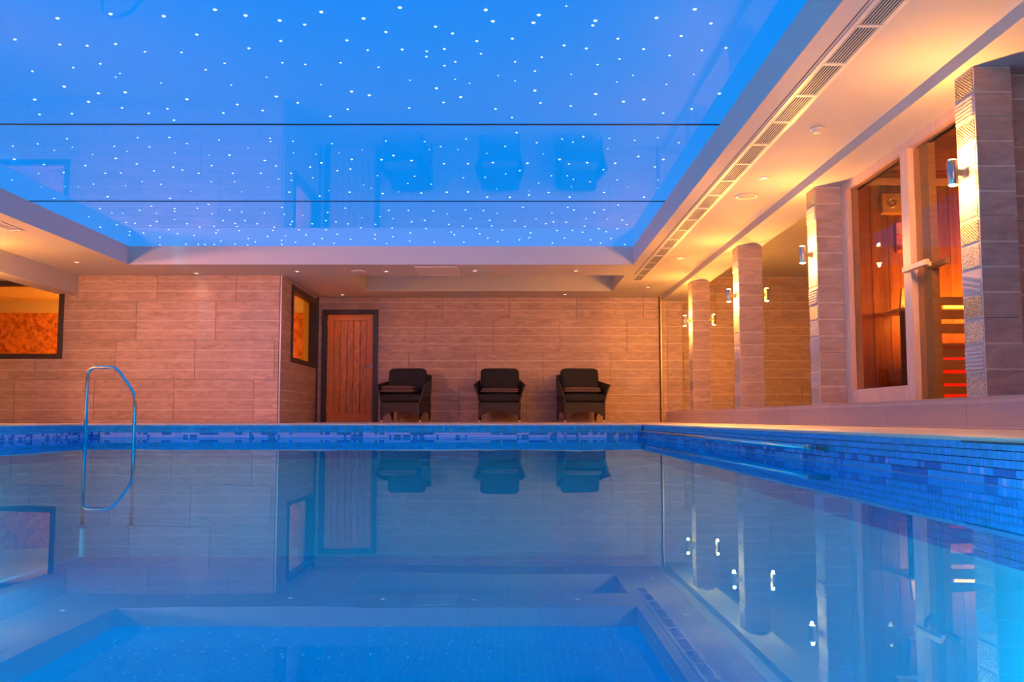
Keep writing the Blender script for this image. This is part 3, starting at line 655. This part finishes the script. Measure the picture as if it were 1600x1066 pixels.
mb.obj('hatch_frame', WHITEM, t); MB().box(-.262, .262, -.332, .352, -.006, 0).obj('hatch_panel', WHITEM, t)
tag(t, 'square white access hatch in the ceiling by the coffer edge', 'hatch')

# ------------------------------------------------------------------ door in the back wall
d = empty('door_1', (-2.87, BACK, 0)); d['kind'] = 'structure'
mb = MB()
for r in sub_rects((-.5, .5, 0, 2.01), [(-.415, .415, -.1, 1.935)]): mb.box(r[0], r[1], -.045, .10, r[2], r[3])
bevel(mb.obj('door_frame', DARKF, d), .004)
mb = MB()
for r in sub_rects((-.41, .41, .012, 1.93), [(-.295, .295, .17, 1.815)]): mb.box(r[0], r[1], -.005, .04, r[2], r[3])
bevel(mb.obj('door_rail', OAKF, d), .003)
me = MB().box(-.0565, .0565, 0, .03, .17, 1.815).mesh('door_board', OAK)
for i in range(5):
    o = link('door_board', me, d, (-.236+i*.118, .006, 0)); bevel(o, .005, 1)
h = empty('door_handle'); h.parent = d; h.location = (.365, -.006, .99)
MB().lathe([(.026, 0), (.026, .008)], n=20).obj('rose', BRUSHED, h).rotation_euler = (R(90), 0, 0)
MB().tube([(0, -.006, 0), (0, -.045, 0), (-.02, -.055, 0), (-.12, -.055, .004)], .009, 10).obj('lever', BRUSHED, h)
for z in (.2, 1.72): MB().box(-.418, -.408, -.012, .0, z, z+.1).obj('hinge', BRUSHED, d)
MB().box(-.41, .41, -.02, .03, 0, .012).obj('threshold', GOLDTRIM, d)

# ------------------------------------------------------------------ windows to the lit room
w1 = empty('window_1', (0, LEFTY, 0)); w1['kind'] = 'structure'
mb = MB()
for r in sub_rects(WIN1, [(WIN1[0]+.075, WIN1[1]-.075, WIN1[2]+.075, WIN1[3]-.075)]): mb.box(r[0], r[1], -.035, .10, r[2], r[3])
bevel(mb.obj('window_frame', DARKF, w1), .004)
MB().box(WIN1[0]+.07, WIN1[1]-.07, .05, .058, WIN1[2]+.07, WIN1[3]-.07).obj('pane', WGLASS, w1)
w2 = empty('window_2', (-3.49, 0, 0)); w2['kind'] = 'structure'
mb = MB()
for r in sub_rects(WIN2, [(WIN2[0]+.09, WIN2[1]-.09, WIN2[2]+.08, WIN2[3]-.08)]): mb.box(-.10, .035, r[0], r[1], r[2], r[3])
bevel(mb.obj('window_frame', DARKF, w2), .004)
MB().box(-.058, -.05, WIN2[0]+.085, WIN2[1]-.085, WIN2[2]+.075, WIN2[3]-.075).obj('pane', WGLASS, w2)
# the room behind
m = MB(); m.box(-12.0, -3.55, 18.0, 18.1, 0, 2.12, 0); m.box(-12.0, -3.55, 17.97, 18.1, 2.12, 2.75, 1)
m.box(-12.1, -12.0, LEFTY, 18.1, 0, 2.75, 0); m.box(-12.1, -9.0, LEFTY, LEFTY+.12, 0, 2.75, 1)
m.box(-3.61, -3.5, BACK+.15, 18.1, 0, 2.75, 1); struct('wall_office', m, [OSB, PAINT])
m = MB(); m.box(-3.98, -3.61, 17.7, 17.97, 0, 2.4); struct('trim_6', m, plain('olive_panel', (.35, .30, .12), .7))
m = MB(); m.box(-12.0, -3.61, LEFTY+.12, 18.1, 2.32, 2.36); struct('ceiling_office', m, PAINT)
light('office_lamp', 'AREA', (-7.2, 16.2, 2.28), 1000, (1, .27, .015), None, (0, 0, 0), shape='RECTANGLE', size=2.6, size_y=.5)
light('office_uplight', 'POINT', (-6.6, 17.0, 1.7), 330, (1, .33, .02), None, shadow_soft_size=.15)

# ------------------------------------------------------------------ sauna
SX = 3.0
sa = empty('sauna_cabin', (SX, 6.9, STEP)); z0 = -STEP
def sbox(x0, x1, y0, y1, za, zb): return MB().box(x0-SX, x1-SX, y0-6.9, y1-6.9, za-STEP, zb-STEP)
TOPR = 2.08
sbox(SX-.02, SX+.09, 5.60, 8.24, TOPR, LOW).obj('header_rail', FRAMEW, sa)
sbox(SX-.035, SX+.07, 8.06, 8.13, STEP, TOPR).obj('jamb', FRAMEW, sa)
sbox(SX-.02, SX+.09, 8.13, 8.24, STEP, TOPR).obj('jamb', FRAMEW, sa)
sbox(SX-.035, SX+.07, 6.80, 6.93, STEP, TOPR).obj('jamb', FRAMEW, sa)
sbox(SX-.03, SX+.07, 6.93, 8.06, STEP, STEP+.105).obj('bottom_rail', FRAMEW, sa)
sbox(SX-.015, SX+.05, 6.93, 8.06, STEP+.105, STEP+.125).obj('bottom_rail', FRAMEW, sa)
sbox(SX+.01, SX+.018, 6.93, 8.06, STEP+.12, TOPR).obj('fixed_pane', SGLASS, sa)
gd = sbox(SX+.01, SX+.018, 5.66, 6.795, STEP+.015, TOPR-.01).obj('glass_door', SGLASS, sa)
bevel(sbox(SX-.075, SX-.04, 6.48, 6.87, 1.145, 1.185).obj('door_handle', FRAMEW, gd), .004)
sbox(SX-.045, SX+.008, 6.56, 6.60, 1.15, 1.18).obj('handle_peg', FRAMEW, gd)
bevel(sbox(SX+.045, SX+.08, 6.42, 6.70, 1.145, 1.185).obj('inner_handle', ASPEN, gd), .004)
sbox(SX+.055, SX+.11, 6.66, 6.79, STEP, 2.3).obj('inner_post', ASPEN, sa)
sbox(SX-.01, SX+.10, 5.60, 5.66, STEP, TOPR).obj('jamb', FRAMEW, sa)
sbox(SX+.02, 5.3, 5.62, 8.55, STEP, STEP+.02).obj('floor_board', ASPEN, sa)
# far wall of vertical cedar boards, stepped forward on the left
bw = .095; me1 = MB().box(.001, bw-.001, 0, .018, 0, 2.35-STEP).mesh('wall_board', CEDAR)
x = SX+.10
i = 0
while x < 5.25:
    yy = 8.36 if x < 3.30 else 8.44
    link('wall_board', me1, sa, (x-SX, yy-6.9+(i % 2)*.004, 0)); x += bw; i += 1
sbox(SX+.09, 5.4, 8.47, 8.58, STEP, LOW+.3).obj('outer_wall', PAINT, sa)
sbox(5.3, 5.4, 5.60, 8.5, STEP, 2.45).obj('side_wall', CEDAR, sa)
me2 = MB().box(0, .018, .001, bw-.001, 0, 2.35-STEP).mesh('wall_board', CEDAR)
y = 5.65
while y < 8.4:
    link('wall_board', me2, sa, (5.27-SX, y-6.9, 0)); y += bw
me3 = MB().box(-.01, 5.3-SX-.1, .001, .119, 0, .015).mesh('ceiling_board', CEDAR)
y = 5.62
while y < 8.45:
    link('ceiling_board', me3, sa, (.1, y-6.9, 2.33-STEP)); y += .12
sbox(SX+.05, SX+.09, 5.6, 8.45, TOPR, 2.36).obj('inner_header', CEDAR, sa)
sbox(SX+.1, 5.3, 8.32, 8.36, 2.19, 2.25).obj('wall_batten', ASPEN, sa)
sbox(SX+.09, 5.3, 5.602, 5.63, STEP, 2.4).obj('inner_lining', CEDAR, sa)
tag(sa, 'wooden sauna cabin with glass front between the two nearest pillars', 'sauna')
# bench unit seen through the door
bn = empty('sauna_bench', (3.56, 7.80, STEP)); k = 184.5
def zz(y): return (655-y)/185.0 + .057 - STEP
mb_s = lambda za, zb, x0=.06, dpt=.03: MB().box(x0, 1.6, 0, dpt, za, zb)
for (ya, yb, x0) in ((477, 464, 0), (499, 484, 0), (521.5, 506, .05), (578.5, 563, .055), (599.5, 584, .055), (616.5, 604, .055)):
    bevel(mb_s(zz(ya), zz(yb), x0).obj('bench_slat', ASPEN, bn), .003, 1)
bevel(MB().box(.055, 1.6, -.05, .5, zz(542), zz(537.5)).obj('bench_seat', ASPEN, bn), .003, 1)
mb_s(zz(559), zz(543.5), .055).obj('bench_slat', ASPEN, bn)
MB().box(0, .055, -.004, .05, 0, zz(487)).obj('bench_post', ASPEN, bn)
MB().box(-.05, 1.6, -.02, .04, 0, .03).obj('foot_rail', ASPEN, bn)
tag(bn, 'pale slatted sauna bench with backrest glowing from behind, seen through the glass door', 'bench')
light('bench_glow', 'AREA', (4.3, 8.0, .60), 10, (1, .05, .01), None, (R(90), 0, 0), shape='RECTANGLE', size=1.4, size_y=.5)
# red heater tube behind the lower slats, amber strip behind the backrest
t = empty('infrared_heater', (4.3, 8.02, STEP))
MB().box(-.68, .75, 0, .03, .02, .44).obj('heater_panel', emit('red_glow', (1, .015, .003), 1.6), t)
MB().box(-.72, .8, .03, .05, 0, .45).obj('heater_back', DARKV, t)
tag(t, 'red glowing heater panel behind the lower slats of the sauna bench', 'heater')
t = empty('light_strip', (4.2, 7.86, 1.0))
MB().box(-.5, .6, 0, .02, 0, .03).obj('led_tube', emit('amber_glow', (1, .30, .02), 14), t)
MB().box(-.52, .62, .02, .03, -.01, .04).obj('led_back', ASPEN, t)
tag(t, 'amber light strip behind the sauna bench backrest', 'lamp')
light('sauna_amber', 'AREA', (4.1, 8.0, 1.03), 35, (1, .34, .04), None, (R(110), 0, 0), shape='RECTANGLE', size=1.2, size_y=.1)
light('sauna_fill', 'POINT', (4.3, 6.9, 2.1), 22, (1, .36, .07), None, shadow_soft_size=.12)
# second bench behind the fixed pane with dark slatted front
b2 = empty('corner_bench', (3.36, 7.95, STEP))
for i in range(3): bevel(MB().box(0, .19, i*.13, i*.13+.12, .80, .83).obj('bench_slat', ASPEN, b2), .003, 1)
for i in range(5): MB().box(i*.04, i*.04+.036, .0, .02, .0, .80).obj('front_slat', DARKWOOD, b2)
tag(b2, 'narrow sauna bench with dark slatted front behind the fixed glass pane', 'bench')
t = empty('wooden_headrest', (3.47, 8.2, STEP+.83))
mb = MB(); pts = [(0, 0), (.10, 0), (.10, .17), (.02, .21), (.012, .12)]
b = len(mb.v); mb.v += [(x_, 0, z_) for x_, z_ in pts] + [(x_, .04, z_) for x_, z_ in pts]
mb.f += [(0,1,2,3,4), (9,8,7,6,5)] + [(i, i+5, (i+1) % 5+5, (i+1) % 5) for i in range(5)]; mb.m += [0]*7; mb.smooth += [False]*7
mb.obj('headrest_board', ASPEN, t); MB().box(.02, .09, -.012, 0, .03, .05).obj('cross_slat', ASPEN, t)
tag(t, 'curved pale wooden headrest standing on the corner sauna bench', 'headrest')
t = empty('spotlight_board', (3.53, 8.34, 2.02))
bevel(MB().box(-.14, .14, -.02, .09, -.088, .088).obj('board', ASPEN, t), .003)
for dx in (-.055, .085):
    o = MB().lathe([(.045, 0), (.045, .012), (.034, .014), (.02, .004)], n=20).obj('lamp_glass', STEEL, t, (dx, -.02, 0)); o.rotation_euler = (R(90), 0, 0)
tag(t, 'square wooden board with round chrome lamps high on the sauna wall', 'lamp')
t = empty('sand_timer', (3.57, 8.41, 1.72))
bevel(MB().box(-.028, .028, 0, .028, -.14, .14).obj('backboard', OAKF, t), .003)
MB().lathe([(.014, -.09), (.016, -.06), (.003, -.02), (.016, .02), (.014, .05)], n=12).obj('glass_bulb', thin_glass('timer_glass', (.95, .8, .6)), t, (0, -.018, -.03))
for z in (-.125, .025): MB().box(-.02, .02, -.035, 0, z, z+.008).obj('holder', OAKF, t)
tag(t, 'wooden wall sand timer below the lamp board in the sauna', 'sand timer')

# ------------------------------------------------------------------ chrome rails
def arc_path(pts, r=.06, n=6):
    out = [Vector(pts[0])]
    for i in range(1, len(pts)-1):
        a, b, c = Vector(pts[i-1]), Vector(pts[i]), Vector(pts[i+1])
        p = b + (a-b).normalized()*r; q = b + (c-b).normalized()*r
        for k in range(n+1):
            t_ = k/n; out.append((1-t_)**2*p + 2*t_*(1-t_)*b + t_*t_*q)
    out.append(Vector(pts[-1])); return out
t = empty('grab_rail', (-4.16, 9.7, WATERZ))
MB().tube(arc_path([(-.26, 0, -.9), (-.26, 0, .735), (.035, 0, .735), (.245, 0, .44), (.245, 0, -.9)], .09, 8), .0205, 14).obj('bent_tube', STEEL, t)
for x in (-.26, .245): MB().lathe([(.05, -.92), (.05, -.90), (.024, -.885)], x, 0, 16).obj('flange', STEEL, t)
tag(t, 'bent chrome grab rail rising from the water at the far left corner', 'handrail')
t = empty('pool_bar', (PX1-.06, 4.28, -.075))
MB().tube([(0, 0, 0), (0, 5.7, 0)], .0125, 12).obj('bar', STEEL, t)
MB().lathe([(.0165, 0), (.0165, .03)], n=14).obj('end_cap', STEEL, t, (0, .012, 0)).rotation_euler = (R(90), 0, 0)
for y in (.05, 1.9, 3.8, 5.6):
    MB().tube([(0, y, 0), (.03, y, 0), (.054, y, 0)], [.006, .006, .014], 10).obj('wall_bracket', STEEL, t)
MB().box(.02, .056, -.10, -.02, -.008, .006).obj('end_plate', DARKV, t)
tag(t, 'thin chrome bar fixed along the right pool wall above the water', 'handrail')

# ------------------------------------------------------------------ wicker armchairs
def cushion(w, d, h, puff=.02, nx=12, ny=12):
    """soft box centred in x,y with its base at z = 0"""
    mb = MB(); rr = min(w, d, h)*.36
    def sup(a, e=.28): return math.copysign(abs(a)**e, a)
    n, mz = 28, 12
    for i in range(mz+1):
        ph = -math.pi/2 + math.pi*i/mz
        for k in range(n):
            th = 2*math.pi*k/n
            x = w/2*sup(math.cos(th), .25)*sup(math.cos(ph), .35); y = d/2*sup(math.sin(th), .25)*sup(math.cos(ph), .35)
            z = h/2*sup(math.sin(ph), .55)
            z += puff*(1-(2*x/w)**2)*(1-(2*y/d)**2)*(1 if z > 0 else 0)*.8 + .004*math.sin(9*x+3)*math.cos(7*y)
            mb.v.append((x, y, z + h/2))
    for i in range(mz):
        for k in range(n):
            mb.f.append((i*n+k, i*n+(k+1) % n, (i+1)*n+(k+1) % n, (i+1)*n+k)); mb.m.append(0); mb.smooth.append(True)
    return mb
def make_chair():
    t = empty('wicker_armchair')
    # apron with arched lower edge, front / sides / back
    mb = MB(); W, D, top = .355, .31, .335
    def arched(p0, p1, inn):
        n = 16; P0, P1 = Vector(p0), Vector(p1); I = Vector(inn)
        b = len(mb.v)
        for i in range(n+1):
            s_ = i/n; p = P0.lerp(P1, s_); zb = .095 + .085*max(0, 1-((2*s_-1)/.86)**2)**.6
            for q in (p, p+I): mb.v.append((q.x, q.y, zb)); mb.v.append((q.x, q.y, top))
        for i in range(n):
            o = b+i*4
            for f in ((0,4,5,1), (2,3,7,6), (0,2,6,4), (1,5,7,3)): mb.f.append(tuple(o+j for j in f)); mb.m.append(0); mb.smooth.append(False)
        mb.f.append((b, b+1, b+3, b+2)); mb.f.append((b+n*4, b+n*4+2, b+n*4+3, b+n*4+1)); mb.m += [0, 0]; mb.smooth += [False]*2
    arched((-W, -D, 0), (W, -D, 0), (0, .022, 0)); mb.box(-W, W, D-.022, D, .24, top)
    arched((-W, D, 0), (-W, -D, 0), (.022, 0, 0)); arched((W, -D, 0), (W, D, 0), (-.022, 0, 0))
    mb.box(-W+.01, W-.01, -D+.01, D-.01, top-.02, top)
    mb.obj('apron', WICKER, t)
    # arms: panels rising from the seat edge and flaring outwards
    for s in (-1, 1):
        mb = MB(); ny, nz = 12, 8
        for i in range(ny+1):
            v = i/ny; y = D - v*(2*D+.02)
            ztop = .72 - .10*v
            for j in range(nz+1):
                u = j/nz; z = .30 + (ztop-.30)*u
                x = s*(W-.005 + (.02+.07*v)*u**1.5)
                for dx in (0, -.026): mb.v.append((x+s*dx, y, z))
        S2 = (nz+1)*2
        for i in range(ny):
            for j in range(nz):
                a = i*S2+j*2
                for q in ((a, a+2, a+S2+2, a+S2), (a+1, a+S2+1, a+S2+3, a+3)): mb.f.append(q if s > 0 else q[::-1]); mb.m.append(0); mb.smooth.append(True)
            a = i*S2+nz*2; mb.f.append((a, a+1, a+S2+1, a+S2)); mb.m.append(0); mb.smooth.append(False)
            a = i*S2; mb.f.append((a, a+S2, a+S2+1, a+1)); mb.m.append(0); mb.smooth.append(False)
        for i in (0, ny):
            for j in range(nz):
                a = i*S2+j*2; mb.f.append((a, a+1, a+3, a+2)); mb.m.append(0); mb.smooth.append(False)
        ar = mb.obj('arm', WICKER, t)
        pts = []
        for i in range(ny+1):
            v = i/ny; y = D - v*(2*D+.02); ztop = .72 - .10*v
            pts.append((s*(W-.018+.02+.07*v), y, ztop))
        MB().tube(pts, .017, 8).obj('arm_rim', WICKERD, ar)
    # back shell
    mb = MB(); n = 14
    for i in range(n+1):
        u = -1+2*i/n; x = u*(W-.01); yb = D-.01 + .03*(1-u*u)
        for (z, lean) in ((.30, 0), (.55, .04), (.82+.03*(1-u**4), .10)):
            for dy in (0, .026): mb.v.append((x*(1-.04*(z-.3)), yb+lean+dy, z))
    for i in range(n):
        o = i*6
        for f in ((0,6,8,2), (2,8,10,4), (1,3,9,7), (3,5,11,9), (4,10,11,5), (0,1,7,6)): mb.f.append(tuple(o+j for j in f)); mb.m.append(0); mb.smooth.append(False)
    for o in (0, n*6): mb.f.append((o, o+2, o+3, o+1)); mb.f.append((o+2, o+4, o+5, o+3)); mb.m += [0, 0]; mb.smooth += [False]*2
    mb.obj('back_shell', WICKER, t)
    for sx in (-1, 1):
        for sy in (-1, 1):
            x, y = sx*(W-.018), sy*(D-.018)
            lg = MB().tube([(x, y, .03), (x, y, .12), (x, y, .33)], [.015, .018, .022], 10).obj('leg', WICKERD, t)
            MB().tube([(x, y, 0), (x, y, .032)], [.012, .0165], 10).obj('foot_cap', CAP if sy < 0 else plain('dull_foot', (.30, .20, .16), .5), lg)
    bevel(cushion(.745, .66, .145).obj('seat_cushion', FABRIC, t, (0, -.035, .335)), .002)
    bc = cushion(.66, .46, .15, .02)
    bc.v = [(x*(1+.03*math.sin(3*y)), y, z) for x, y, z in bc.v]
    o = bc.obj('back_cushion', FABRIC, t, (0, .135, .685)); o.rotation_euler = (R(78), 0, 0)
    return t
ch = make_chair()
chairs = [(-1.80, 16.0, R(-11), 'dark wicker armchair with charcoal cushions beside the wooden door'),
          (-.19, 15.98, 0, 'dark wicker armchair with charcoal cushions, middle of the three'),
          (1.20, 15.98, R(9), 'dark wicker armchair with charcoal cushions, farthest from the door')]
for i, (x, y, rz, lab) in enumerate(chairs):
    c = ch if i == 0 else copy_tree(ch)
    c.location = (x, y, .003); c.rotation_euler = (0, 0, rz); tag(c, lab, 'armchair', 'wicker armchairs along the back wall')
def towel(x, y, z, rz, w, d, h, lab, sag=0):
    t = empty('folded_towel', (x, y, z), rz)
    layers = 2
    for i in range(layers):
        c = cushion(w*(1-.03*i), d*(1-.04*i), h/layers*1.08, .008)
        c.v = [(vx, vy, vz + sag*math.sin(vx*4+1)*.5) for vx, vy, vz in c.v]
        c.obj('towel_layer', TOWEL, t, (.006*i, .004*i, i*h/layers*.95))
    tag(t, lab, 'towel', 'brown towels on the armchairs')
zc = .503
towel(-1.90, 15.84, zc, R(-11), .60, .34, .115, 'thick folded brown towel on the seat beside the wooden door')
towel(-.19, 15.84, zc, 0, .66, .34, .07, 'flat folded brown towel on the middle armchair')
towel(1.19, 15.84, zc, R(9), .66, .34, .085, 'loosely folded brown towel on the armchair farthest from the door', .012)
